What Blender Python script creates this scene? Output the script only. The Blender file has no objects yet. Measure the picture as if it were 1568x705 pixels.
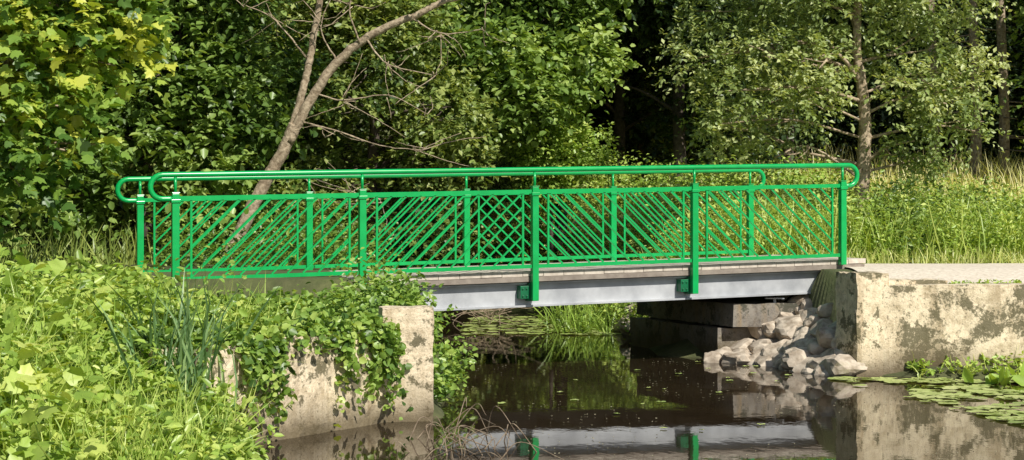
import bpy, math, numpy as np
from mathutils import Vector, noise as mnoise
rng=np.random.default_rng(7)
scene=bpy.context.scene
scene.view_settings.view_transform='Standard'
EYE=1.64
WZ=-.05
# ---------------------------------------------------------------- helpers
def nrm(a):
    return a/np.maximum(np.linalg.norm(a,axis=-1,keepdims=True),1e-9)
def sstep(t):
    t=np.clip(t,0,1); return t*t*(3-2*t)
def link(o,parent=None):
    scene.collection.objects.link(o)
    if parent is not None: o.parent=parent
    return o
def empty(name,loc=(0,0,0)):
    e=bpy.data.objects.new(name,None); e.location=loc; e.empty_display_size=.2
    return link(e)
class MB:
    def __init__(s): s.v=[];s.f=[];s.n=0;s.t=[]
    def add(s,v,f,tint=0.5):
        v=np.asarray(v,float).reshape(-1,3)
        s.v.append(v)
        for q in f: s.f.append([i+s.n for i in q])
        s.n+=len(v); s.t+= [tint]*len(v)
    def box(s,a,b,fn=None):
        x0,y0,z0=a;x1,y1,z1=b
        v=np.array([(x0,y0,z0),(x1,y0,z0),(x1,y1,z0),(x0,y1,z0),(x0,y0,z1),(x1,y0,z1),(x1,y1,z1),(x0,y1,z1)],float)
        if fn: v=fn(v)
        s.add(v,[(0,3,2,1),(4,5,6,7),(0,1,5,4),(1,2,6,5),(2,3,7,6),(3,0,4,7)])
    def tube(s,P,R,seg=8,cap=True):
        P=np.asarray(P,float); n=len(P)
        R=np.broadcast_to(np.asarray(R,float),(n,))
        T=np.gradient(P,axis=0); T=nrm(T)
        ref=np.array([0,0,1.]) if abs(T[0][2])<.9 else np.array([1.,0,0])
        u=nrm(np.cross(T[0],ref)); V=[]
        ang=np.linspace(0,2*np.pi,seg,endpoint=False)
        for i in range(n):
            u=nrm(u-T[i]*np.dot(u,T[i])); w=np.cross(T[i],u)
            V.append(P[i]+R[i]*(np.cos(ang)[:,None]*u+np.sin(ang)[:,None]*w))
        F=[]
        for i in range(n-1):
            for j in range(seg):
                k=(j+1)%seg
                F.append((i*seg+j,i*seg+k,(i+1)*seg+k,(i+1)*seg+j))
        if cap:
            F.append(tuple(range(seg))[::-1]); F.append(tuple((n-1)*seg+j for j in range(seg)))
        s.add(np.concatenate(V),F)
    def obj(s,name,mat,parent=None,smooth=False,bevel=0,tint=False):
        m=bpy.data.meshes.new(name); m.from_pydata(np.concatenate(s.v).tolist(),[],s.f)
        m.materials.append(mat)
        if tint:
            a=m.attributes.new('tint','FLOAT','POINT'); a.data.foreach_set('value',s.t)
        if smooth: m.shade_smooth()
        o=bpy.data.objects.new(name,m); link(o,parent)
        if bevel:
            b=o.modifiers.new('bevel','BEVEL'); b.width=bevel; b.segments=2; b.limit_method='ANGLE'
        return o
def spline(pts,n=16):
    pts=np.asarray(pts,float); k=len(pts)
    P=np.vstack([2*pts[0]-pts[1],pts,2*pts[-1]-pts[-2]]); out=[]
    for i in range(k-1):
        p0,p1,p2,p3=P[i:i+4]
        for t in np.linspace(0,1,n,endpoint=False):
            out.append(.5*((2*p1)+(-p0+p2)*t+(2*p0-5*p1+4*p2-p3)*t*t+(-p0+3*p1-3*p2+p3)*t**3))
    out.append(pts[-1]); return np.array(out)
TPL={
 'dia':([(0,0,0),(.45,.5,.10),(1,0,-.10),(.45,-.5,.10)],[(0,1,2),(0,2,3)]),
 'leaf':([(0,0,0),(.28,.48,.10),(.68,.40,.05),(1,0,-.14),(.68,-.40,.05),(.28,-.48,.10)],[(0,1,2),(0,2,3),(0,3,4),(0,4,5)]),
 'maple':([(0,0,0),(.02,.36,.02),(.25,.58,-.05),(.42,.38,.03),(.68,.46,-.05),(.74,.22,.02),(1.02,0,-.14),(.74,-.22,.02),(.68,-.46,-.05),(.42,-.38,.03),(.25,-.58,-.05),(.02,-.36,.02)],
          [(0,1,3),(1,2,3),(0,3,5),(3,4,5),(0,5,6),(0,6,7),(0,7,9),(7,8,9),(0,9,11),(9,10,11)]),
 'blade':([(0,.5,0),(0,-.5,0),(.4,.45,.0),(.4,-.45,.0),(.75,.28,-.1),(.75,-.28,-.1),(1,0,-.28)],[(0,1,3),(0,3,2),(2,3,5),(2,5,4),(4,5,6)]),
}
class Leaves:
    def __init__(s): s.V=[];s.F=[];s.T=[];s.n=0
    def put(s,P,D,N,L,W,tint,tpl='dia'):
        tv,tf=TPL[tpl]; tv=np.array(tv,float); tf=np.array(tf,int)
        D=nrm(D); S=nrm(np.cross(D,N)); N=np.cross(S,D)
        L=np.broadcast_to(L,(len(P),)); W=np.broadcast_to(W,(len(P),))
        V=(P[:,None,:]+D[:,None,:]*(tv[:,0][None,:,None]*L[:,None,None])
           +S[:,None,:]*(tv[:,1][None,:,None]*W[:,None,None])
           +N[:,None,:]*(tv[:,2][None,:,None]*L[:,None,None]))
        k=len(tv); m=len(P)
        F=(tf[None]+(np.arange(m)*k)[:,None,None]+s.n).reshape(-1,3)
        s.V.append(V.reshape(-1,3)); s.F.append(F); s.T.append(np.repeat(np.broadcast_to(tint,(m,)),k)); s.n+=m*k
    def stems(s,O,D,Ln,nper,size,tint,droop=.25,up=.7,width=.6,spread=.9,wob=.06,tpl='dia',t0=0.,nz=.4):
        n=len(O); O=np.repeat(O,nper,0); D=np.repeat(nrm(D),nper,0)
        Ln=np.repeat(np.broadcast_to(Ln,(n,)),nper)
        T=np.repeat(np.broadcast_to(tint,(n,)),nper)
        k=np.tile(np.arange(nper),n); t=t0+(1-t0)*(k+rng.random(n*nper))/nper
        P=O+D*(Ln*t)[:,None]+rng.normal(size=O.shape)*(wob*Ln)[:,None]
        P[:,2]-=droop*Ln*t*t
        side=nrm(np.cross(D,np.array([0,0,1.])+rng.normal(size=O.shape)*.5))*np.where(k%2==0,1,-1)[:,None]
        ld=D*.5+side*spread+rng.normal(size=O.shape)*.3; ld[:,2]-=.15
        N=np.array([.1,-.25,1.])*up+rng.normal(size=O.shape)*nz
        sz=size*(.55+.8*rng.random(n*nper))
        s.put(P,ld,N,sz,sz*width,np.clip(T+rng.normal(size=n*nper)*.12,0,1),tpl)
    def crown(s,blobs,nsp,nper,size,sl=.45,tint=.5,tv=.18,**k):
        B=np.array([(b[0],b[1],b[2],b[3]) for b in blobs],float)
        w=B[:,3]**2; idx=rng.choice(len(B),nsp,p=w/w.sum())
        u=nrm(rng.normal(size=(nsp,3))*np.array([1,1,.85]))
        r=B[idx,3]*(.35+.65*rng.random(nsp)**.5)
        O=B[idx,:3]+u*r[:,None]
        D=u+rng.normal(size=u.shape)*.45
        bt=rng.normal(size=len(B))*tv*.6
        tt=tint+bt[idx]+rng.normal(size=nsp)*tv*.6
        s.stems(O,D,sl*(.5+rng.random(nsp)),nper,size,tt,**k)
    def mesh(s,name,mat):
        V=np.concatenate(s.V).astype(np.float32);F=np.concatenate(s.F).astype(np.int32);T=np.concatenate(s.T).astype(np.float32)
        m=bpy.data.meshes.new(name)
        m.vertices.add(len(V)); m.vertices.foreach_set('co',V.ravel())
        m.loops.add(F.size); m.loops.foreach_set('vertex_index',F.ravel())
        m.polygons.add(len(F)); m.polygons.foreach_set('loop_start',np.arange(0,F.size,3,dtype=np.int32))
        m.update(calc_edges=True)
        a=m.attributes.new('tint','FLOAT','POINT'); a.data.foreach_set('value',T)
        m.materials.append(mat); return m
    def obj(s,name,mat,parent=None):
        return link(bpy.data.objects.new(name,s.mesh(name,mat)),parent)
# ---------------------------------------------------------------- materials
def newmat(name):
    m=bpy.data.materials.new(name); m.use_nodes=True; nt=m.node_tree
    return m,nt,nt.nodes['Principled BSDF'],nt.nodes['Material Output']
def ramp(nt,stops,fac):
    r=nt.nodes.new('ShaderNodeValToRGB'); e=r.color_ramp.elements
    while len(e)<len(stops): e.new(.5)
    for i,(p,c) in enumerate(stops):
        e[i].position=p; e[i].color=(*c,1)
    nt.links.new(fac,r.inputs[0]); return r.outputs[0]
def noi(nt,scale,detail=6,rough=.6,vec=None):
    n=nt.nodes.new('ShaderNodeTexNoise'); n.inputs['Scale'].default_value=scale; n.inputs['Detail'].default_value=detail; n.inputs['Roughness'].default_value=rough
    if vec is None:
        tc=nt.nodes.new('ShaderNodeTexCoord'); vec=tc.outputs['Object']
    nt.links.new(vec,n.inputs['Vector']); return n.outputs['Fac']
def bump(nt,b,h,strength=.4,dist=.02):
    n=nt.nodes.new('ShaderNodeBump'); n.inputs['Strength'].default_value=strength; n.inputs['Distance'].default_value=dist
    nt.links.new(h,n.inputs['Height']); nt.links.new(n.outputs[0],b.inputs['Normal'])
def mixc(nt,fac,a,b,mode='MIX'):
    n=nt.nodes.new('ShaderNodeMix'); n.data_type='RGBA'; n.blend_type=mode
    if isinstance(fac,float): n.inputs[0].default_value=fac
    else: nt.links.new(fac,n.inputs[0])
    for s,i in ((a,6),(b,7)):
        if isinstance(s,tuple): n.inputs[i].default_value=(*s,1)
        else: nt.links.new(s,n.inputs[i])
    return n.outputs[2]
def leafmat(name,dark,mid,light,trans=.32,rough=.4):
    m,nt,b,out=newmat(name)
    at=nt.nodes.new('ShaderNodeAttribute'); at.attribute_name='tint'
    c=ramp(nt,[(0,dark),(.5,mid),(1,light)],at.outputs['Fac'])
    nt.links.new(c,b.inputs['Base Color']); b.inputs['Roughness'].default_value=rough
    b.inputs['Specular IOR Level'].default_value=.55
    tr=nt.nodes.new('ShaderNodeBsdfTranslucent')
    c2=mixc(nt,1.0,c,(1.35,1.25,.5),'MULTIPLY'); nt.links.new(c2,tr.inputs[0])
    mx=nt.nodes.new('ShaderNodeMixShader'); mx.inputs[0].default_value=trans
    nt.links.new(b.outputs[0],mx.inputs[1]); nt.links.new(tr.outputs[0],mx.inputs[2]); nt.links.new(mx.outputs[0],out.inputs[0])
    return m
M_hazel=leafmat('leaf_mid_green',(.06,.12,.02),(.22,.34,.07),(.46,.58,.17))
M_maple=leafmat('leaf_yellow_green',(.08,.17,.03),(.27,.42,.07),(.66,.68,.11))
M_forest=leafmat('leaf_forest',(.04,.08,.018),(.19,.27,.06),(.44,.50,.15))
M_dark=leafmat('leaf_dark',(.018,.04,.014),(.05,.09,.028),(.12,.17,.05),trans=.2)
M_olive=leafmat('leaf_olive',(.11,.16,.045),(.30,.39,.12),(.58,.63,.28))
M_weed=leafmat('leaf_weed',(.12,.21,.03),(.35,.51,.085),(.62,.70,.18))
M_ivy=leafmat('leaf_ivy',(.06,.13,.025),(.24,.39,.065),(.50,.62,.15))
M_reed=leafmat('leaf_reed',(.09,.18,.07),(.18,.32,.12),(.33,.46,.18))
M_grass=leafmat('grass_blades',(.24,.32,.07),(.54,.61,.15),(.88,.82,.40))
M_pad=leafmat('leaf_lily',(.24,.33,.09),(.46,.55,.16),(.60,.64,.26),trans=.1,rough=.35)
def simple(name,col,rough=.6,metal=0,nscale=None,col2=None,bs=.2,bd=.01,lo=.35,hi=.65):
    m,nt,b,out=newmat(name)
    b.inputs['Roughness'].default_value=rough; b.inputs['Metallic'].default_value=metal
    if nscale:
        f=noi(nt,nscale); c=ramp(nt,[(lo,col),(hi,col2 or col)],f); nt.links.new(c,b.inputs['Base Color']); bump(nt,b,f,bs,bd)
    else: b.inputs['Base Color'].default_value=(*col,1)
    return m
M_paint=simple('green_paint',(.002,.34,.075),.26,0,6,(.004,.42,.10),.02,.002)
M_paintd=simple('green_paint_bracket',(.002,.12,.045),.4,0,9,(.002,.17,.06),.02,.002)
M_steel=simple('galvanised_steel',(.36,.37,.385),.5,.1,3,(.54,.55,.56),.05,.003)
M_deck=simple('deck_boards',(.50,.43,.35),.85,0,14,(.68,.60,.50),.3,.006)
M_bark=simple('bark',(.22,.16,.10),.9,0,18,(.56,.45,.31),.8,.02)
M_barkd=simple('bark_dark',(.05,.038,.028),.9,0,12,(.13,.10,.075),.8,.02)
M_twig=simple('dry_twig',(.16,.11,.07),.85,0,20,(.36,.28,.19),.2,.005)
M_rock=simple('rock',(.26,.20,.14),.9,0,8,(.60,.51,.40),.5,.02,.32,.6)
M_path=simple('gravel',(.60,.51,.39),.95,0,22,(.86,.76,.61),.5,.01)
M_specks=simple('pollen_debris',(.30,.27,.17),.95,0,22,(.5,.46,.3),.1,.001)
def concrete(name,base,light,moss,mossamt=.88):
    m,nt,b,out=newmat(name); b.inputs['Roughness'].default_value=.92
    f1=noi(nt,2.2,9,.75); f2=noi(nt,9,9,.78); f3=noi(nt,60,4); f5=noi(nt,26,6,.7)
    tc=nt.nodes.new('ShaderNodeTexCoord'); mp=nt.nodes.new('ShaderNodeMapping'); mp.inputs['Scale'].default_value=(7,7,.8); nt.links.new(tc.outputs['Object'],mp.inputs[0])
    f4=noi(nt,1.2,6,.65,mp.outputs[0])
    c=ramp(nt,[(.36,base),(.52,light)],f2)
    c=mixc(nt,ramp(nt,[(.5,(0,0,0)),(.7,(.6,.6,.6))],f4),c,(.34,.24,.125))
    c=mixc(nt,ramp(nt,[(.58,(0,0,0)),(.63,(.7,.7,.7))],f5),c,(.17,.13,.08))
    r2=nt.nodes.new('ShaderNodeValToRGB'); r2.color_ramp.elements[0].position=.515; r2.color_ramp.elements[1].position=.55
    nt.links.new(f1,r2.inputs[0])
    r3=nt.nodes.new('ShaderNodeValToRGB'); r3.color_ramp.elements[0].position=.42; r3.color_ramp.elements[1].position=.47
    nt.links.new(f2,r3.inputs[0])
    m2=nt.nodes.new('ShaderNodeMath'); m2.operation='MULTIPLY'; nt.links.new(r2.outputs[0],m2.inputs[0]); nt.links.new(r3.outputs[0],m2.inputs[1])
    m3=nt.nodes.new('ShaderNodeMath'); m3.operation='MULTIPLY'; nt.links.new(m2.outputs[0],m3.inputs[0]); m3.inputs[1].default_value=mossamt
    c=mixc(nt,m3.outputs[0],c,moss)
    g=nt.nodes.new('ShaderNodeNewGeometry'); sx=nt.nodes.new('ShaderNodeSeparateXYZ'); nt.links.new(g.outputs['Position'],sx.inputs[0])
    ad=nt.nodes.new('ShaderNodeMath'); ad.operation='MULTIPLY_ADD'; nt.links.new(f1,ad.inputs[0]); ad.inputs[1].default_value=-.5; nt.links.new(sx.outputs['Z'],ad.inputs[2])
    mr=nt.nodes.new('ShaderNodeMapRange'); mr.inputs['From Min'].default_value=-.24; mr.inputs['From Max'].default_value=.05; mr.inputs['To Min'].default_value=.9; mr.inputs['To Max'].default_value=0
    nt.links.new(ad.outputs[0],mr.inputs['Value'])
    c=mixc(nt,mr.outputs[0],c,(.12,.09,.045))
    nt.links.new(c,b.inputs['Base Color'])
    s=nt.nodes.new('ShaderNodeMath'); s.operation='ADD'; nt.links.new(f2,s.inputs[0]); nt.links.new(f3,s.inputs[1])
    bump(nt,b,s.outputs[0],.5,.015)
    return m
M_conc=concrete('weathered_concrete',(.52,.41,.26),(.86,.72,.51),(.10,.088,.04))
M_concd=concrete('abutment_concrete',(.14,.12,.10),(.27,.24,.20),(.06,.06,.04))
m,nt,b,out=newmat('ground_soil'); b.inputs['Roughness'].default_value=.95
f=noi(nt,.8,8); f2=noi(nt,9,8)
c=ramp(nt,[(.35,(.05,.07,.02)),(.6,(.14,.18,.045))],f); c=mixc(nt,.4,c,ramp(nt,[(.35,(.04,.03,.02)),(.65,(.13,.10,.06))],f2))
nt.links.new(c,b.inputs['Base Color']); bump(nt,b,f2,.6,.05); M_ground=m
m,nt,b,out=newmat('pond_water'); b.inputs['IOR'].default_value=1.3; b.inputs['Roughness'].default_value=.022
fm=noi(nt,.7,6,.65); nt.links.new(ramp(nt,[(.35,(.020,.013,.007)),(.65,(.034,.023,.012))],fm),b.inputs['Base Color'])
tc=nt.nodes.new('ShaderNodeTexCoord'); mp=nt.nodes.new('ShaderNodeMapping'); mp.inputs['Scale'].default_value=(1,.6,1); nt.links.new(tc.outputs['Object'],mp.inputs[0])
f=noi(nt,4,4,.55,mp.outputs[0]); bump(nt,b,f,.10,.012); M_water=m

# ---------------------------------------------------------------- terrain
POLY=np.array([(-1.75,9),(-1.9,11.3),(-2.12,12.25),(-1.2,13.85),(-.6,14.2),(-.7,15.2),(-.55,16.5),(-.9,18.5),(-1.3,21),(-1.2,24),(-1.8,27),(-5,30),(-12,33),(-12,36),(-3,33),(1.0,29.8),(1.6,27),(1.7,24.5),(1.75,22.5),(1.8,20.4),(2.5,20.1),(3.1,19.0),(3.4,18.0),(3.9,17.95),(4.4,17.7),(6,17.5),(9,17.5),(14,17.6),(30,18),(30,9),(12,8.5),(0,8.7)],float)
def sdist(x,y):
    p=np.stack([x,y],-1); A=POLY;B=np.roll(POLY,-1,0)
    d=np.full(x.shape,1e9); ins=np.zeros(x.shape,bool)
    for a,bb in zip(A,B):
        e=bb-a; t=np.clip(((p-a)@e)/(e@e),0,1)
        q=a+t[...,None]*e; d=np.minimum(d,np.linalg.norm(p-q,axis=-1))
        c=((a[1]>y)!=(bb[1]>y))&(x<(bb[0]-a[0])*(y-a[1])/(bb[1]-a[1]+1e-12)+a[0]); ins^=c
    return np.where(ins,-d,d)
def hgt(x,y):
    x=np.asarray(x,float);y=np.asarray(y,float); d=sdist(x,y)
    top=np.full(x.shape,1.0)
    lf=(x<-.5)&(y<17); top=np.where(lf,.24+.34*sstep((y-9.5)/3.2)+.2*sstep((y-14.5)/2.5)+.22*sstep((-x-3.0)/1.4),top)
    top=np.where(y<9,.25,top)
    w=np.full(x.shape,1.4); w=np.where(lf&(y>12.4),.35,w); w=np.where((x<0)&(y>=17),1.0,w)
    h=top*sstep(d/w)
    rw=(x>3.6)&(y>17)&(y<24)
    tr=.88+.13*sstep((y-18.3)/1.6)
    hr=np.where(y<18.12,.06*sstep(d/.2),tr*sstep((y-18.05)/.16))
    h=np.where(rw,hr,h)
    h=np.where(d<0,-.7*sstep(-d/.8)-.06,h)
    rise=.08*np.clip(y-23.5,0,21.5)*sstep((d)/3)+.28*np.clip(y-47,0,35)
    rise=rise+.12*np.clip(-x-9,0,30)*sstep((y-10)/6)
    bumpy=.05*np.sin(x*1.7+y*.6)*np.cos(y*1.3-x*.4)*(d>1.5)*((y>24)|(x<-3))
    return h+rise*(d>0)+bumpy
def axis(lo,hi,step,far,n):
    g=np.geomspace(1,far,n)
    return np.concatenate([lo-g[::-1],np.arange(lo,hi+1e-6,step),hi+g])
xs=axis(-13,14,.15,380,22); ys=axis(7,36,.15,380,26)
X,Y=np.meshgrid(xs,ys); Z=hgt(X,Y)
nx=len(xs);ny=len(ys)
V=np.stack([X,Y,Z],-1).reshape(-1,3)
i=np.arange((ny-1)*(nx-1)); r=i//(nx-1); cc=i%(nx-1); a=r*nx+cc
F=np.stack([a,a+1,a+nx+1,a+nx],-1)
gm=bpy.data.meshes.new('ground'); gm.from_pydata(V.tolist(),[],F.tolist()); gm.materials.append(M_ground); gm.shade_smooth()
link(bpy.data.objects.new('ground',gm))
cx=V[F].mean(1)[:,0]; cy=V[F].mean(1)[:,1]
sel=(cx>4.0)&(cx<60)&(cy>18.2)&(cy<21.7+.25*np.sin(cx*.9)+.02*cx)
sel|=(cx>3.25)&(cx<=4.0)&(cy>20.3)&(cy<22.1)
V2=V.copy(); V2[:,2]+=.022
used=np.unique(F[sel]); mp_=-np.ones(len(V),int); mp_[used]=np.arange(len(used))
pm=bpy.data.meshes.new('gravel_path'); pm.from_pydata(V2[used].tolist(),[],mp_[F[sel]].tolist()); pm.materials.append(M_path); pm.shade_smooth()
link(bpy.data.objects.new('gravel_path',pm))
wb=MB(); wb.add([(-14,7.8,WZ),(32,7.8,WZ),(32,37,WZ),(-14,37,WZ)],[(0,1,2,3)]); wb.obj('water',M_water)

# ---------------------------------------------------------------- bridge
ANG=math.atan2(.366,.930); SL=.0229; PL=1.966
bridge=empty('footbridge',(-3.41,17.2,.94)); bridge.rotation_euler=(0,0,ANG)
def sh(v):
    v=np.array(v,float); v[:,2]+=SL*v[:,0]; return v
W=2.2
deck=MB()
x=-.35
while x<8.2:
    w=.245; j=rng.normal()*.002
    deck.box((x,.05,-.055+j),(x+w-.006,W-.05,.0+j),sh); x+=w
deck.obj('deck_boards',M_deck,bridge)
kb=MB(); kb.box((-.35,.045,-.115),(8.2,W-.045,-.06),sh); kb.obj('deck_edge',simple('deck_edge_timber',(.22,.18,.145),.8,0,10,(.32,.27,.22),.2,.005),bridge)
bm=MB()
for y0 in (.13,W-.19):
    bm.box((-.3,y0+.02,-.375),(7.95,y0+.035,-.145),sh)
    bm.box((-.3,y0-.03,-.395),(7.95,y0+.09,-.375),sh)
    bm.box((-.3,y0-.03,-.145),(7.95,y0+.09,-.125),sh)
for k in range(9):
    xx=.3+k*.9; bm.box((xx,.17,-.33),(xx+.05,W-.18,-.2),sh)
bm.obj('steel_beams',M_steel,bridge)
HT,HM,HB=1.115,.875,.055
posts=MB();rails=MB();hand=MB();infill=MB();brk=MB();pins=MB()
def bar(b,p,q,t,yc):
    p=np.array(p);q=np.array(q);d=(q-p)/np.linalg.norm(q-p);n=np.array([-d[1],d[0]])*t/2
    c=[p-n,q-n,q+n,p+n]
    v=[(a[0],yc-t/2,a[1]) for a in c]+[(a[0],yc+t/2,a[1]) for a in c]
    b.add(sh(v),[(0,1,2,3),(7,6,5,4),(0,4,5,1),(1,5,6,2),(2,6,7,3),(3,7,4,0)])
for side,yc in ((0,0.),(1,W)):
    for k in range(5):
        xk=k*PL; lo=-.325 if 0<k<4 else -.06
        posts.box((xk-.037,yc-.037,lo),(xk+.037,yc+.037,HM+.05),sh)
        posts.box((xk-.048,yc-.048,HM-.045),(xk+.048,yc+.048,HM-.01),sh)
        posts.box((xk-.043,yc-.043,HM+.052),(xk+.043,yc+.043,HM+.062),sh)
        pins.tube(sh([(xk,yc,HM+.05),(xk,yc,HT-.02)]),.016,8)
        sg=1 if side==0 else -1
        if 0<k<4:
            a,bq=sorted((yc+sg*.041,yc+sg*.152))
            brk.box((xk-.15,a,-.30),(xk-.053,bq,-.16),sh)
            brk.box((xk-.05,a,-.33),(xk+.033,bq,-.13),sh)
            for bx_ in (-.125,-.078):
                for bz_ in (-.27,-.19):
                    a2,b2=sorted((yc+sg*.028,yc+sg*.0401))
                    brk.box((xk+bx_-.009,a2,bz_-.009),(xk+bx_+.009,b2,bz_+.009),sh)
        else:
            a,bq=sorted((yc+sg*.041,yc+sg*.14))
            brk.box((xk-.12,a,-.28),(xk+.0,bq,-.14),sh)
    R=.122; ext=.13; zc=HT-R
    pts=[]
    for t in np.linspace(-.5*math.pi,-1.5*math.pi,12): pts.append((-ext+R*math.cos(t),yc,zc+R*math.sin(t)))
    pts=[(0-.0,yc,HT-2*R),(-.06,yc,HT-2*R)]+pts
    right=[]
    for t in np.linspace(.5*math.pi,-.5*math.pi,12): right.append((4*PL+.08+R*math.cos(t),yc,zc+R*math.sin(t)))
    mid=[(xx,yc,HT) for xx in np.linspace(.3,4*PL-.3,10)]
    allp=pts+mid+right+[(4*PL+.0,yc,HT-2*R)]
    hand.tube(sh(allp),.029,12)
    for k in range(4):
        a=k*PL+.04;c=(k+1)*PL-.04
        rails.box((a,yc-.018,HM-.022),(c,yc+.018,HM+.022),sh)
        rails.box((a,yc-.018,HB-.02),(c,yc+.018,HB+.02),sh)
        fx0=a+.12;fx1=c-.1;fz0=HB+.02;fz1=HM-.022
        for xx in (fx0,fx1): bar(infill,(xx,fz0),(xx,fz1),.022,yc)
        H=fz1-fz0; s=.165; sgn=1 if k<2 else -1
        x0=fx0-H*1.05
        while x0<fx1:
            x0+=s
            pa=np.array([x0,fz0]);pb=np.array([x0+H*1.05,fz1])
            if pb[0]<=fx0+.02 or pa[0]>=fx1-.02: continue
            if pa[0]<fx0: t=(fx0-pa[0])/(pb[0]-pa[0]); pa=pa+(pb-pa)*t
            if pb[0]>fx1: t=(fx1-pa[0])/(pb[0]-pa[0]); pb=pa+(pb-pa)*t
            if np.linalg.norm(pb-pa)<.04: continue
            if sgn<0: pa=np.array([fx0+fx1-pa[0],pa[1]]);pb=np.array([fx0+fx1-pb[0],pb[1]])
            bar(infill,pa,pb,.018,yc)
posts.obj('railing_posts',M_paint,bridge,bevel=.005)
pins.obj('handrail_pins',M_paint,bridge,True)
rails.obj('railing_rails',M_paint,bridge)
hand.obj('handrails',M_paint,bridge,True)
infill.obj('railing_infill',M_paint,bridge)
brk.obj('post_brackets',M_paintd,bridge,bevel=.003)
# ---------------------------------------------------------------- concrete
import bmesh
def rough_box(name,mat,c,size,rot=0,res=.09,amp=.018,seed=0,parent=None):
    bmx=bmesh.new(); V={}
    n=[max(2,int(round(s/res))) for s in size]
    def vid(i,j,k):
        key=(i,j,k)
        if key not in V:
            p=Vector(((i/n[0]-.5)*size[0],(j/n[1]-.5)*size[1],k/n[2]*size[2]))
            q=p*4+Vector((seed*7.1,seed*3.3,0))
            d=mnoise.noise_vector(q)*amp+mnoise.noise_vector(q*3.1)*amp*.5
            ed=sum((i in(0,n[0]),j in(0,n[1]),k in(0,n[2])))
            if ed>=2:
                cc=Vector((0,0,size[2]/2)); dd=(cc-p).normalized()*abs(mnoise.noise(q*2))*amp*2.2; d+=dd
            V[key]=bmx.verts.new(p+d)
        return V[key]
    for ax in range(3):
        b1,b2=[q for q in range(3) if q!=ax]
        for e in (0,n[ax]):
            for a in range(n[b1]):
                for b_ in range(n[b2]):
                    idx=[]
                    for da,db in ((0,0),(1,0),(1,1),(0,1)):
                        t=[0,0,0];t[ax]=e;t[b1]=a+da;t[b2]=b_+db; idx.append(vid(*t))
                    bmx.faces.new(idx)
    bmesh.ops.recalc_face_normals(bmx,faces=bmx.faces)
    me=bpy.data.meshes.new(name); bmx.to_mesh(me); bmx.free(); me.materials.append(mat)
    o=bpy.data.objects.new(name,me); o.location=c; o.rotation_euler=(0,0,rot); return link(o,parent)
rough_box('concrete_pillar',M_conc,(3.72,18.05,-.5),(.40,.42,1.54),ANG,.06,.015,seed=1)
rw=empty('concrete_retaining_wall')
rough_box('wall',M_conc,(6.95,18.13,-.4),(6.2,.34,1.31),.02,.1,.015,2,rw)
rough_box('coping',M_conc,(4.25,18.32,.84),(.75,.5,.11),.1,.08,.02,5,rw)
rough_box('concrete_pillar',M_conc,(-.88,14.12,-.5),(.42,.40,1.385),.15,.06,.015,seed=3)
a=math.atan2(13.9-11.0,-1.0+2.9)
lw=empty('concrete_retaining_wall')
rough_box('wall',M_conc,((-1.12-2.6)/2,(14.02+11.76)/2,-.5),(2.7,.3,1.22),a,.09,.025,4,lw)
ab=empty('bridge_abutment')
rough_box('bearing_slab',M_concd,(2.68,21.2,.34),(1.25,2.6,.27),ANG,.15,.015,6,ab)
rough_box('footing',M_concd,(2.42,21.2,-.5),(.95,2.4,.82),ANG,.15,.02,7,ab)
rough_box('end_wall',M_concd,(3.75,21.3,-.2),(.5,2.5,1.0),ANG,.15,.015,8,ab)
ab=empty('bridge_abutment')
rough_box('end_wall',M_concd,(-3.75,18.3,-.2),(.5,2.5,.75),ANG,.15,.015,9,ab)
bp=MB(); bp.box((2.98,19.95,.66),(3.2,20.05,.675)); bp.box((3.08,19.99,.56),(3.11,20.02,.659)); bp.obj('steel_bracket',M_steel)
rb=MB()
ico=bmesh.new(); bmesh.ops.create_icosphere(ico,subdivisions=3,radius=1)
iv=np.array([v.co[:] for v in ico.verts]); ifc=[tuple(v.index for v in f.verts) for f in ico.faces]; ico.free()
def rock(c,s,seed):
    r=np.random.default_rng(seed); off=Vector(r.random(3)*50)
    q=[]
    pl=nrm(r.normal(size=(9,3))); pd=.58+.3*r.random(9)
    for p in iv:
        v=Vector(p); k=1+.35*mnoise.noise(v*1.1+off)+.10*mnoise.noise(v*3.7+off)
        q.append(v*k)
    q=np.array([x[:] for x in q])
    for n_,d_ in zip(pl,pd):
        ex=np.maximum(q@n_-d_,0); q=q-ex[:,None]*n_*.88
    q=q*np.array([s*(1.0+.5*r.random()),s*(.9+.4*r.random()),s*(.6+.35*r.random())])
    t=r.random()*6.28; R=np.array([[math.cos(t),-math.sin(t),0],[math.sin(t),math.cos(t),0],[0,0,1]])
    tl=r.normal()*.25; R2=np.array([[1,0,0],[0,math.cos(tl),-math.sin(tl)],[0,math.sin(tl),math.cos(tl)]])
    rb.add(q@R.T@R2.T+np.array(c),ifc)
k=0
for u in np.linspace(0,1,10):
    for v in np.linspace(0,1,9):
        k+=1
        bx=2.66+(3.42-2.66)*u; by=19.85+(18.0-19.85)*u
        ex=3.45+.35*u; ey=20.6+(18.4-20.6)*u
        xx=bx+(ex-bx)*v+rng.normal()*.06; yy=by+(ey-by)*v+rng.normal()*.06
        zz=-.07+.68*v**.9*(1-.2*u)+rng.normal()*.035
        rock((xx,yy,zz),(.17-.04*v)*(.55+.85*rng.random()),k)
for c,s in (((2.5,19.85,.0),.15),((2.62,19.5,-.03),.17),((2.3,19.6,-.02),.13),((1.75,23.5,.1),.2),((1.7,24.2,.08),.18),((1.95,24.6,.2),.25),((1.9,23,.15),.2),((1.65,25,.02),.16),((2.9,19.2,-.04),.19),((3.25,18.35,-.03),.2)):
    k+=1; rock(c,s,k)
rb.obj('rock_pile',M_rock)

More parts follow.
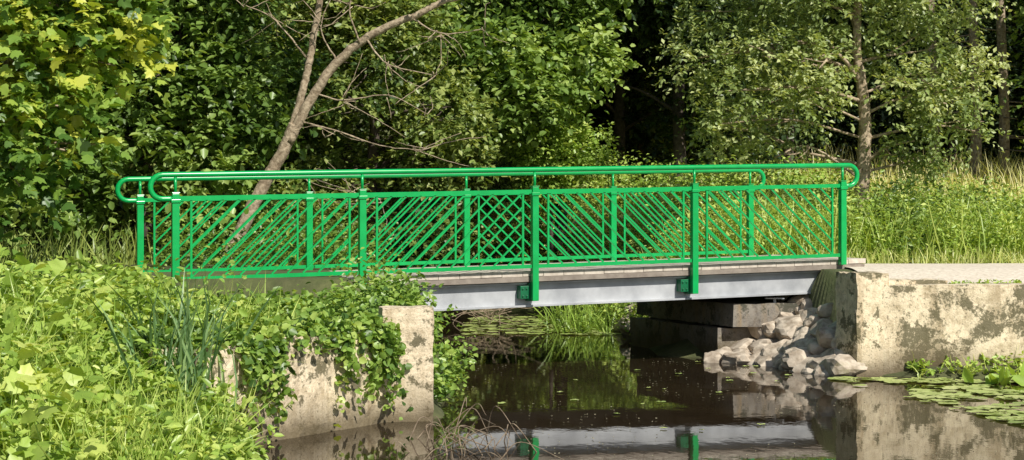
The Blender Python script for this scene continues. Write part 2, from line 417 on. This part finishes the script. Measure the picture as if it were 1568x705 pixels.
# ---------------------------------------------------------------- trees
def branches(mb,base_pts,base_r,blobs,r0=.05,n=None):
    sp=spline(base_pts,10); mb.tube(sp,np.linspace(base_r[0],base_r[1],len(sp)),10)
    for b_ in blobs[:n]:
        c=np.array(b_[:3])
        lowz=sp[:,2]<c[2]-.1
        cand=sp[lowz] if lowz.any() else sp[:3]
        s=cand[np.argmin(np.linalg.norm(cand-c,axis=1)+.3*rng.random(len(cand)))]
        m1=s+(c-s)*.5+rng.normal(size=3)*.08+np.array([0,0,.12])
        q=spline([s,m1,c],6); mb.tube(q,np.linspace(r0*(.6+.5*rng.random()),.012,len(q)),6)
        for _ in range(2):
            d=nrm(rng.normal(size=3))*b_[3]*.8; e=c+d
            q=spline([m1,(m1+e)/2+rng.normal(size=3)*.05,e],4); mb.tube(q,np.linspace(.018,.006,len(q)),5)
def fill(cx,cy,cz,rx,ry,rz,n,r0,r1):
    out=[]
    for _ in range(n):
        u=nrm(rng.normal(size=3)); q=rng.random()**.4
        out.append((cx+u[0]*rx*q,cy+u[1]*ry*q,cz+u[2]*rz*q,r0+(r1-r0)*rng.random()))
    return out
def tree(name,trunk,rad,blobs,nsp,nper,size,leafm,barkm,r0=.05,n=None,**k):
    e=empty(name,trunk[0]); o=np.array(trunk[0])
    T=np.array(trunk)-o; B=[(b[0]-o[0],b[1]-o[1],b[2]-o[2],b[3]) for b in blobs]
    mb=MB(); branches(mb,T,rad,B,r0,n); mb.obj('trunk_and_limbs',barkm,e,True)
    L=Leaves(); L.crown(B,nsp,nper,size,**k); L.obj('crown',leafm,e); return e
rt=[(3.3,25.2,3.5,.48),(4.1,25.6,4.3,.58),(5.1,25.8,4.7,.6),(6.05,25.6,4.1,.62),(6.45,25.2,3.3,.42),(4.35,25.0,3.3,.38),(3.4,25.6,2.85,.32),(5.95,25.1,2.75,.32),(6.8,25.7,3.8,.42),(2.75,25.5,4.0,.4),(4.5,24.9,3.8,.34),(5.9,24.9,3.5,.36),(4.7,25.9,3.9,.4),(3.7,25.1,4.0,.38),
    (4.2,25.3,5.5,.9),(5.3,25.8,5.9,1.0),(6.3,25.4,5.3,.9),(5.2,25.5,7,.9),(3.2,25.6,4.9,.6),(3.9,25.2,2.5,.22),(6.2,25.8,2.45,.24),(3.0,25.3,3.0,.24),(6.9,25.3,2.9,.24)]
tree('willow_tree',[(5.2,25.5,1.05),(5.28,25.5,2.4),(5.3,25.5,3.1),(5.24,25.5,3.7),(5.18,25.5,4.3),(5.25,25.5,6.5)],(.12,.05),rt,2800,13,.086,M_olive,M_bark,.035,sl=.34,tint=.57,width=.6,tv=.32,up=1.0)
e=empty('leaning_tree',(-3.76,22.5,.9)); mb=MB(); o=np.array([-3.76,22.5,.9])
def tb(pts,r1,r2,n=10,seg=10):
    q=spline(np.array(pts)-o,n); q=q+rng.normal(size=q.shape)*.004; mb.tube(q,np.linspace(r1,r2,len(q)),seg)
tb([(-3.85,22.5,.8),(-3.7,22.5,1.2),(-3.32,22.5,1.99),(-3.02,22.45,2.5),(-2.87,22.4,2.85)],.095,.078)
tb([(-2.93,22.44,2.7),(-2.76,22.4,3.3),(-2.66,22.4,3.75),(-2.53,22.4,4.5),(-2.4,22.4,5.4)],.055,.04)
tb([(-2.95,22.42,2.62),(-2.63,22.35,3.2),(-2.28,22.3,3.67),(-1.81,22.2,4.02),(-1.25,22.1,4.25),(-.81,22.1,4.45),(0.3,22,4.7)],.072,.03)
tw=[[(-2.85,22.4,2.9),(-2.3,22.3,2.75),(-1.7,22.2,2.55),(-1.2,22.1,2.5)],[(-2.6,22.35,3.25),(-2.2,22.2,3.15),(-1.6,22,3.2),(-1.1,21.9,2.95)],[(-2.3,22.3,3.67),(-2.5,22.2,4.1),(-2.3,22.1,4.6)],[(-3.2,22.4,2.2),(-2.7,22.3,2.15),(-2.1,22.2,1.95),(-1.7,22.1,1.85)],[(-1.9,22.2,3.95),(-1.6,22,3.6),(-1.0,21.9,3.45)],[(-2.0,22.2,3.9),(-2.1,22,4.4),(-1.8,22,4.9)],[(-2.7,22.4,3.7),(-3.1,22.3,4.2),(-3.5,22.2,4.4)],[(-1.3,22.1,4.2),(-.9,22,4.0),(-.4,22,4.05)]]
for t_ in tw:
    tb(t_,.014,.005,6,6)
    for _ in range(10):
        s=np.array(t_[rng.integers(1,len(t_))])+rng.normal(size=3)*.03; d=rng.normal(size=3)*np.array([.45,.2,.28])
        tb([s,s+d*.5+rng.normal(size=3)*.04,s+d],.007,.003,4,5)
mb.obj('trunk_and_limbs',M_bark,e,True)
L=Leaves(); L.crown([(x_-o[0],y_-o[1],z_-o[2],r_) for x_,y_,z_,r_ in [(-2.3,22.5,5.8,.9),(-.2,22.1,5.3,.7),(-1.3,22.3,5.6,.7),(.7,22.1,5.0,.5)]],500,10,.09,sl=.4); L.obj('crown',M_hazel,e)
hz=[(-5,23.3,3.5,.55),(-4.1,23.5,3.5,.55),(-3.6,23.6,2.9,.36),(-5,23,2.6,.5),(-4.15,23.2,2.2,.42),(-5.5,23.5,4.5,.8),(-4.3,23.8,4.6,.65),(-3.7,23.6,1.5,.3),(-5.8,23.4,3.2,.6),(-3.4,24.2,3.7,.38),(-5.9,23,1.9,.45),(-4.8,23.5,5.6,.9),(-6.5,23.8,4.4,.9)]
tree('hazel_tree',[(-4.8,23.8,.8),(-4.7,23.8,2.2),(-4.6,23.7,3.5),(-4.7,23.6,5)],(.1,.04),hz,2500,13,.12,M_hazel,M_barkd,sl=.5,tint=.5,up=1.1,width=.7,tpl='leaf',tv=.3,nz=.35)
cm=fill(-2.3,27.5,2.6,1.8,.9,1.9,22,.3,.58)+fill(-2.5,28,5.2,2.0,1,1.2,10,.6,.9)
tree('alder_tree',[(-2.4,28,.8),(-2.3,28,2.5),(-2.2,28,4),(-2.1,28,5.6)],(.12,.05),cm,2500,13,.105,M_forest,M_barkd,sl=.45,tint=.5,tv=.34,width=.7,up=1.1)
mp_=fill(-.1,29.5,4.4,1.7,.9,1.0,18,.3,.52)+fill(.2,30,6.3,2.1,1,1.2,10,.6,.9)
tree('maple_tree',[(.9,31,1.0),(.85,30.8,2.5),(.6,30.5,4),(.3,30.2,6.2)],(.13,.06),mp_,2500,12,.125,M_hazel,M_barkd,sl=.5,tint=.6,up=1.1,width=.8,tpl='leaf',tv=.3)
lb=fill(.7,30.2,2.7,.8,.5,.65,10,.22,.38)
tree('elder_bush',[(.7,30.3,1.0),(.7,30.3,2.5)],(.04,.02),lb,950,11,.085,M_weed,M_barkd,.015,sl=.35,tint=.5,width=.6,tv=.25)
lb=fill(-1.0,30.6,2.1,1.1,.6,1.0,14,.3,.45)
tree('elder_bush',[(-1,30.8,1.0),(-1,30.8,2.5)],(.04,.02),lb,1300,12,.09,M_forest,M_barkd,.015,sl=.4,tint=.7,width=.6,tv=.3)
ml=[(-4.7,15.6,3.1,.42),(-4.1,15.8,3.45,.4),(-3.75,15.9,3.2,.2),(-4.6,15.5,2.5,.3),(-4.15,15.6,2.65,.24),(-5.2,15.8,2.9,.45),(-4.8,15.6,3.9,.6),(-4.0,16,3.95,.5),(-4.4,15.4,2.05,.2),(-5.6,15.8,4,.7),(-4.85,15.2,1.75,.14),(-3.6,16,3.7,.22),(-3.85,15.7,2.3,.14),(-4.75,14.6,1.35,.16),(-5.3,15.4,2.2,.25)]
tree('maple_sapling',[(-5.1,16,.7),(-5.0,16,1.8),(-4.8,15.9,2.8),(-4.5,15.9,3.9)],(.05,.02),ml,1250,8,.112,M_maple,M_bark,.02,sl=.38,tint=.55,tv=.45,up=1.1,width=.85,tpl='maple',nz=.45)
def crown_mesh(name,nb,nsp,size,mat,rx,h,z0,conif=False):
    L=Leaves()
    if conif:
        lev=np.linspace(z0,h,34)
        for z in lev:
            r=rx*(1-(z-z0)/(h-z0)*.85); n=int(16*r)+6
            a=rng.random(n)*6.283; D=np.stack([np.cos(a),np.sin(a),-.2+0*a],-1)
            O=np.tile([0,0,z],(n,1))+rng.normal(size=(n,3))*.12+D*r*.2
            L.stems(O,D,r*(.7+.4*rng.random(n)),22,size,.5+rng.normal(size=n)*.2,droop=.2,width=.45,spread=.8,wob=.07)
    else:
        B=fill(0,0,(z0+h)/2,rx*.9,rx*.9,(h-z0)/2,nb,.4,.75); L.crown(B,nsp,12,size,sl=.6,tint=.5,tv=.38,width=.7,up=1.1)
    return L.mesh(name,mat)
def trunk_mesh(name,h,r,mat):
    b_=MB(); q=spline([(0,0,-.3),(.05,.03,h*.3),(-.05,0,h*.6),(0,0,h)],6); b_.tube(q,np.linspace(r,r*.3,len(q)),8)
    for _ in range(14):
        z=h*(.2+.7*rng.random()); a=rng.random()*6.28; d=np.array([math.cos(a),math.sin(a),.5])*1.6
        q=spline([(0,0,z),d*.5+np.array([0,0,z+.1]),d+np.array([0,0,z])],4); b_.tube(q,np.linspace(r*.3,.015,len(q)),6)
    o_=b_.obj(name,mat,None,True); me=o_.data; bpy.data.objects.remove(o_); return me
cms=[crown_mesh('broadleaf_crown_a',28,1500,.165,M_forest,2.3,8.5,.3),crown_mesh('broadleaf_crown_b',28,1500,.165,M_forest,2.3,9.5,.6),crown_mesh('broadleaf_crown_c',28,1500,.165,M_hazel,2.2,8,.3)]
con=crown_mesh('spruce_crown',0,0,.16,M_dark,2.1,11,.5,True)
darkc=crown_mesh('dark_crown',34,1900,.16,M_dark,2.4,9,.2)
tm=trunk_mesh('trunk_mesh',8,.17,M_barkd)
def put(name,me,x,y,s=1,hs=1):
    e=empty(name,(x,y,float(hgt(np.array([x]),np.array([y]))[0])-.1)); e.rotation_euler=(0,0,rng.random()*6.28); e.scale=(s,s,s*hs)
    link(bpy.data.objects.new('trunk',tm),e); link(bpy.data.objects.new('crown',me),e)
for x,y,k in [(-7.2,25.5,2),(-8.6,29,0),(-6.2,29,1),(-9.8,24,0),(-4.6,32.5,0),(-10.8,33,1),(-7.6,34,2),(-12.5,28,2),(-2.2,37.5,1),(-5,38,0),(.6,36.5,2),(-12,39,0),(-8.8,40,1),(12.6,35,2),(15,38,0),(9.6,48,2),(12.3,50,0),(15.5,47,1),(18,44,0),(-15,32,1),(-7.5,20.8,2),(-8.2,17.5,0),(2.9,40,0),(7.2,49,0),(4.9,47,1)]:
    put('broadleaf_tree',cms[k],x,y,.95+.2*rng.random())
for x,y in [(2.3,36.5),(4.6,37.5),(3.4,34.2),(6.8,42),(-3.4,34.6)]:
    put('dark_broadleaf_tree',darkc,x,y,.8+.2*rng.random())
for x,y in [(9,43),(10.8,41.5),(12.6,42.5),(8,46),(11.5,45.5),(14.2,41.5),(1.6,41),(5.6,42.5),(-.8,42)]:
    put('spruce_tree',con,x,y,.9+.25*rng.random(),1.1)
for x,y in [(10.4,38.2),(11.2,38.8),(9.8,39.6)]:
    b_=MB(); q=spline([(x,y,1.8),(x+.05,y,4),(x-.05,y,7),(x,y,11)],6); b_.tube(q,np.linspace(.14,.08,len(q)),8)
    for _ in range(16):
        z=2.5+7*rng.random(); a=rng.random()*6.28; d=np.array([math.cos(a),math.sin(a),-.1])*.9
        b_.tube([(x,y,z),(x+d[0],y+d[1],z+d[2])],[.02,.006],5)
    b_.obj('pine_trunk',M_bark,None,True)
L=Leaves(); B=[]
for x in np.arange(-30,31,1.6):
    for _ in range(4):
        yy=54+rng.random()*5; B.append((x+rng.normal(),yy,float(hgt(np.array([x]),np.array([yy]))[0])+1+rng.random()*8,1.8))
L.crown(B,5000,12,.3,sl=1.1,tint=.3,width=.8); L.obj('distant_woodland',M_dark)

# ---------------------------------------------------------------- weeds and grass
def scatter(n,x0,x1,y0,y1,dmin=.05,cond=None):
    x=x0+(x1-x0)*rng.random(n);y=y0+(y1-y0)*rng.random(n); d=sdist(x,y); ok=d>dmin
    if cond is not None: ok&=cond(x,y)
    x=x[ok];y=y[ok]; return np.stack([x,y,hgt(x,y)],-1)
def weeds(L,P,H,nper,size,tint=.5,tv=.2,lean=.25,**k):
    n=len(P); D=np.array([0,0,1.])+rng.normal(size=(n,3))*lean
    nz=np.array([mnoise.noise(Vector((p[0]*.9,p[1]*.9,3.3))) for p in P])
    L.stems(P,D,H*(.55+.6*rng.random(n))*(1+.7*nz),nper,size,tint+nz*.4+rng.normal(size=n)*tv*.6,droop=.08,**k)
def blades(L,P,H,w,tint=.5,lean=.25):
    n=len(P); D=np.array([0,0,1.])+rng.normal(size=(n,3))*lean; N=rng.normal(size=(n,3)); N[:,2]*=.2
    L.put(P,D,N,H*(.5+.8*rng.random(n)),w,np.clip(tint+rng.normal(size=n)*.2,0,1),'blade')
L=Leaves()
P=scatter(3000,-6.5,-1.7,9.0,13.6,.0); weeds(L,P,.42,12,.08,.5,.4,tpl='leaf',width=.5,t0=.1,up=.8)
P=scatter(700,-6.5,-2.3,9.0,13.2,.0); weeds(L,P,.5,7,.12,.6,.35,tpl='maple',width=.8,t0=.3,up=.8)
P=scatter(2200,-7,-2.2,12.3,17.0,.1,lambda x,y:(y<16.4)&(x<-2.3-.25*(y-12))); weeds(L,P,.42,11,.08,.5,.4,tpl='leaf',width=.6,t0=.1,up=.8)
P=scatter(520,-2.9,-1.9,11.0,12.9,.0); weeds(L,P,.6,13,.075,.5,.35,tpl='leaf',width=.5,t0=.1,up=.8)
blades(L,scatter(8000,-6.5,-1.8,9.0,13.6,-.02),.5,.012,.7,.4)
P=scatter(900,-3.2,-1.5,8.8,12.4,-.22,lambda x,y:sdist(x,y)<.4); P[:,2]=np.maximum(P[:,2],.0); weeds(L,P,.36,10,.07,.6,.35,tpl='leaf',width=.5,lean=.45)
L.obj('bank_weeds',M_weed)
L=Leaves()
P=np.array([(-2.35,11.9,.24)])+rng.normal(size=(130,3))*np.array([.13,.28,.03]); blades(L,P,.85,.028,.55,.22)
L.obj('iris_reeds',M_reed)
L=Leaves(); A0=np.array([-1.1,13.98]);A1=np.array([-2.6,11.76]); dv=(A1-A0);nv=np.array([dv[1],-dv[0]])/np.linalg.norm(dv)
nv=nv if (nv@np.array([1.,-.2]))>0 else -nv
n=1050; t=rng.random(n)**1.1
xy=A0+dv*t[:,None]
z=.70+.04*rng.normal(size=n); O=np.stack([xy[:,0],xy[:,1],z],-1); off=rng.normal(size=n)*.18; O[:,:2]-=nv*(np.abs(off))[:,None]*1.2
L.stems(O,np.stack([nv[0]+rng.normal(size=n)*.6,nv[1]+rng.normal(size=n)*.6,.35+rng.random(n)*.5],-1),.24,7,.062,.5+rng.normal(size=n)*.28,droop=.6,tpl='leaf',width=.85,up=.6)
n=430; t=rng.random(n); xy=A0+dv*t[:,None]; keep=np.array([mnoise.noise(Vector((tt*7,1.7,0)))>-.08 for tt in t]); xy=xy[keep]; n=len(xy)
O=np.stack([xy[:,0]+nv[0]*.19,xy[:,1]+nv[1]*.19,.72+0*xy[:,0]],-1)
L.stems(O,np.stack([nv[0]*.12+rng.normal(size=n)*.12,nv[1]*.12+rng.normal(size=n)*.12,-1+0*O[:,0]],-1),.15+.6*rng.random(n)**2.0,10,.058,.5+rng.normal(size=n)*.28,droop=0,tpl='leaf',width=.9,up=.25,wob=.03)
n=110; O=np.stack([-1.17+rng.normal(size=n)*.07,13.8+rng.normal(size=n)*.06,.85-.55*rng.random(n)],-1)
L.stems(O,rng.normal(size=(n,3))*.4+np.array([.0,-.3,-.6]),.2,7,.06,.55,tpl='leaf',width=.95,up=.2)
P=scatter(1700,-4.2,-.7,13.6,16.8,.1,lambda x,y:(y>13.4+.2)&(x<-.75)); weeds(L,P,.15,8,.062,.5,.3,tpl='leaf',width=.8,lean=.5)
P=scatter(420,-1.6,-.3,14.7,17.5,-.12); P[:,2]=np.maximum(P[:,2],.02); weeds(L,P,.42,10,.06,.5,.3,tpl='leaf',width=.7,lean=.4)
for ox,oy,oz,h in [(-1.0,16.0,.65,.5),(-1.12,16.1,.65,.4),(-2.75,16.4,.7,.95),(-2.6,16.5,.7,.65),(-3.0,16.2,.7,.6),(-3.3,16.0,.7,.5)]:
    O=np.array([[ox,oy,oz]]*3); L.stems(O,rng.normal(size=(3,3))*.2+np.array([0,0,1]),h,9,.065,.6,droop=.05,tpl='leaf',width=.7)
L.obj('ivy',M_ivy)
L=Leaves()
P=scatter(3000,1.9,7.5,22.4,28.5,.3); weeds(L,P,.95,14,.075,.55,.3,width=.45)
P=scatter(2600,-2.5,6,28.5,34,.2); weeds(L,P,1.0,13,.09,.5,.3,width=.5)
P=scatter(2200,1.45,3.4,22.3,29,-.1,lambda x,y:sdist(x,y)<1.2); P[:,2]=np.maximum(P[:,2],.0); weeds(L,P,.6,11,.07,.55,.25,width=.5,lean=.45)
P=scatter(1400,-4.5,-.9,20,30,-.15,lambda x,y:(y>20)); P[:,2]=np.maximum(P[:,2],.0); weeds(L,P,.7,12,.08,.1,.25,width=.5,lean=.4)
P=scatter(1800,6.0,16,22.6,26,.3); weeds(L,P,.5,13,.075,.5,.3,width=.45)
P=scatter(1400,6.5,18,26,32,.3); weeds(L,P,.45,11,.09,.55,.3,width=.4)
blades(L,scatter(7000,1.8,16,22.4,27,.3),.8,.016,.75)
n=550; P=np.stack([.45+1.25*rng.random(n)**.6,24.2+3.2*rng.random(n),np.full(n,WZ)],-1)
kp=np.array([mnoise.noise(Vector((p[0]*2.2,p[1]*1.4,6)))>-.05 for p in P]); P=P[kp]
blades(L,P,.5,.02,.35,.4); weeds(L,P[::3],.42,10,.07,.4,.25,width=.4,lean=.4)
L.obj('riverside_weeds',M_weed)
L=Leaves(); B=[]
for _ in range(50):
    x=4.6+rng.random()*9; y=22.9+rng.random()*3.2
    r=.18+.27*rng.random(); B.append((x,y,float(hgt(np.array([x]),np.array([y]))[0])+r*(.6+rng.random()*.9),r))
L.crown(B,2700,12,.07,sl=.28,tint=.45,tv=.45,width=.5)
B=[(x,44.5+rng.random()*1.5,2.9+rng.random()*.9,.7) for x in np.arange(5,19,.9)]
L.crown(B,1200,12,.13,sl=.5,tint=.4,tv=.4,width=.6)
L.obj('meadow_scrub',M_hazel)
L=Leaves(); blades(L,scatter(24000,3,20,24,34,.3),.36,.02,.65,.45); blades(L,scatter(26000,3,22,34,47,.3),.5,.038,.8,.5)
P=scatter(12000,7,20,30,44,.3); nzz=np.array([mnoise.noise(Vector((p[0]*.5,p[1]*.35,1.3))) for p in P]); P=P[nzz>.05]; blades(L,P,.85,.022,.97,.2)
blades(L,scatter(3200,3.8,16,21.6,22.8,.3),.22,.012,.5,.4)
blades(L,scatter(2500,-16,-4.5,17,24,.3),.5,.02,.1,.4)
L.obj('meadow_grass',M_grass)
L=Leaves()
P=scatter(900,3.9,12,17.3,18.0,-.1); P[:,2]=np.maximum(P[:,2],0); P=P[(P[:,0]>4.2)&(rng.random(len(P))>.3)]; weeds(L,P,.14,7,.06,.55,.3,tpl='leaf',width=.6,lean=.5)
blades(L,P[:300],.22,.01,.9,.6)
P=scatter(260,3.95,9,18.2,18.5,0); weeds(L,P,.08,5,.04,.6,.3,tpl='leaf',width=.6,lean=.5)
for c in ((4.85,17.0),(5.0,16.7),(5.2,17.1),(5.4,16.8)):
    n=8; P=np.array([[c[0],c[1],WZ]]*n)+rng.normal(size=(n,3))*np.array([.12,.08,0]); D=rng.normal(size=(n,3))*.8+np.array([0,0,.7])
    L.put(P,D,rng.normal(size=(n,3))*.4+np.array([0,-.3,.8]),.22,.13,.5,'leaf')
L.obj('waterside_plants',M_weed)
mbp=MB()
def pad(x,y,r):
    a0=rng.random()*6.28; a=a0+np.linspace(.18,6.1,14); rr=r*(1+.04*rng.normal(size=14)); z=WZ+.006+.004*rng.random()
    tl=rng.normal()*.05
    v=[(x,y,z)]+[(x+rr[i]*math.cos(a[i]),y+rr[i]*math.sin(a[i]),z+.008*rng.random()+max(0,tl*rr[i]*math.sin(a[i]))) for i in range(14)]
    mbp.add(v,[(0,i,i+1) for i in range(1,14)],float(np.clip(rng.normal()*.22+.55,0,1)))
c_=0
while c_<560:
    x=3.3+rng.random()*3.4; y=13.3+rng.random()*4.3
    if y<17.0-4.6*(x-3.4)+rng.normal()*.2: continue
    if mnoise.noise(Vector((x*1.5,y*1.1,9)))<-.22: continue
    pad(x,y,.045+.075*rng.random()); c_+=1
for _ in range(260):
    x=-.7+rng.random()*2.2; y=24+rng.random()*4.5; pad(x,y,.05+.06*rng.random())
for _ in range(34):
    pad(-.3+rng.random()*3.6,13+rng.random()*8,.02+.025*rng.random())
mbp.obj('lily_pads',M_pad,tint=True)
mbp=MB()
for _ in range(900):
    x=-.6+rng.random()*5; y=11.2+rng.random()**1.4*11
    if mnoise.noise(Vector((x*.9,y*.35,4)))<-.02: continue
    pad(x,y,.003+.005*rng.random()**2)
mbp.obj('floating_debris',M_specks)
mb=MB()
for _ in range(34):
    s=np.array([-.35+rng.normal()*.25,12.3+rng.normal()*.5,WZ]); a=rng.normal()*.9; d=np.array([math.sin(a)*.5+.1,rng.normal()*.3,.05+.2*abs(rng.normal())])*(.35+.5*rng.random())
    q=spline([s,s+d*.5+rng.normal(size=3)*.07+np.array([0,0,.06]),s+d+np.array([0,0,-.08])],6); mb.tube(q,np.linspace(.005,.002,len(q)),5)
for _ in range(40):
    s=np.array([-.9+rng.random()*.9,26.5+rng.normal()*.8,.05+rng.random()*.2]); d=rng.normal(size=3)*np.array([.7,.3,.2])
    q=spline([s,s+d*.5+rng.normal(size=3)*.1,s+d],5); mb.tube(q,np.linspace(.008,.003,len(q)),5)
mb.obj('dry_branches',M_twig)

# ---------------------------------------------------------------- light, camera
EL=math.radians(43); AZ=math.radians(146)
S=Vector((math.sin(AZ)*math.cos(EL),math.cos(AZ)*math.cos(EL),math.sin(EL)))
sd=bpy.data.lights.new('sun','SUN'); sd.energy=5; sd.angle=math.radians(.5); sd.color=(1,.96,.88)
so=bpy.data.objects.new('sun',sd); so.rotation_euler=S.to_track_quat('Z','Y').to_euler(); link(so)
w=bpy.data.worlds.new('World'); scene.world=w; w.use_nodes=True; nt=w.node_tree
sk=nt.nodes.new('ShaderNodeTexSky'); sk.sky_type='NISHITA'; sk.sun_disc=False; sk.sun_elevation=EL; sk.sun_rotation=AZ
bg=nt.nodes['Background']; bg.inputs[1].default_value=.08; nt.links.new(sk.outputs[0],bg.inputs[0])
cd=bpy.data.cameras.new('camera'); cd.lens=36*2600/1568; cd.sensor_width=36; cd.shift_y=-.014; cd.clip_end=2000
co=bpy.data.objects.new('camera',cd); co.location=(0,0,EYE); co.rotation_euler=(math.radians(90),0,0); link(co); scene.camera=co
print('tris',sum(len(m.polygons) for m in bpy.data.meshes))
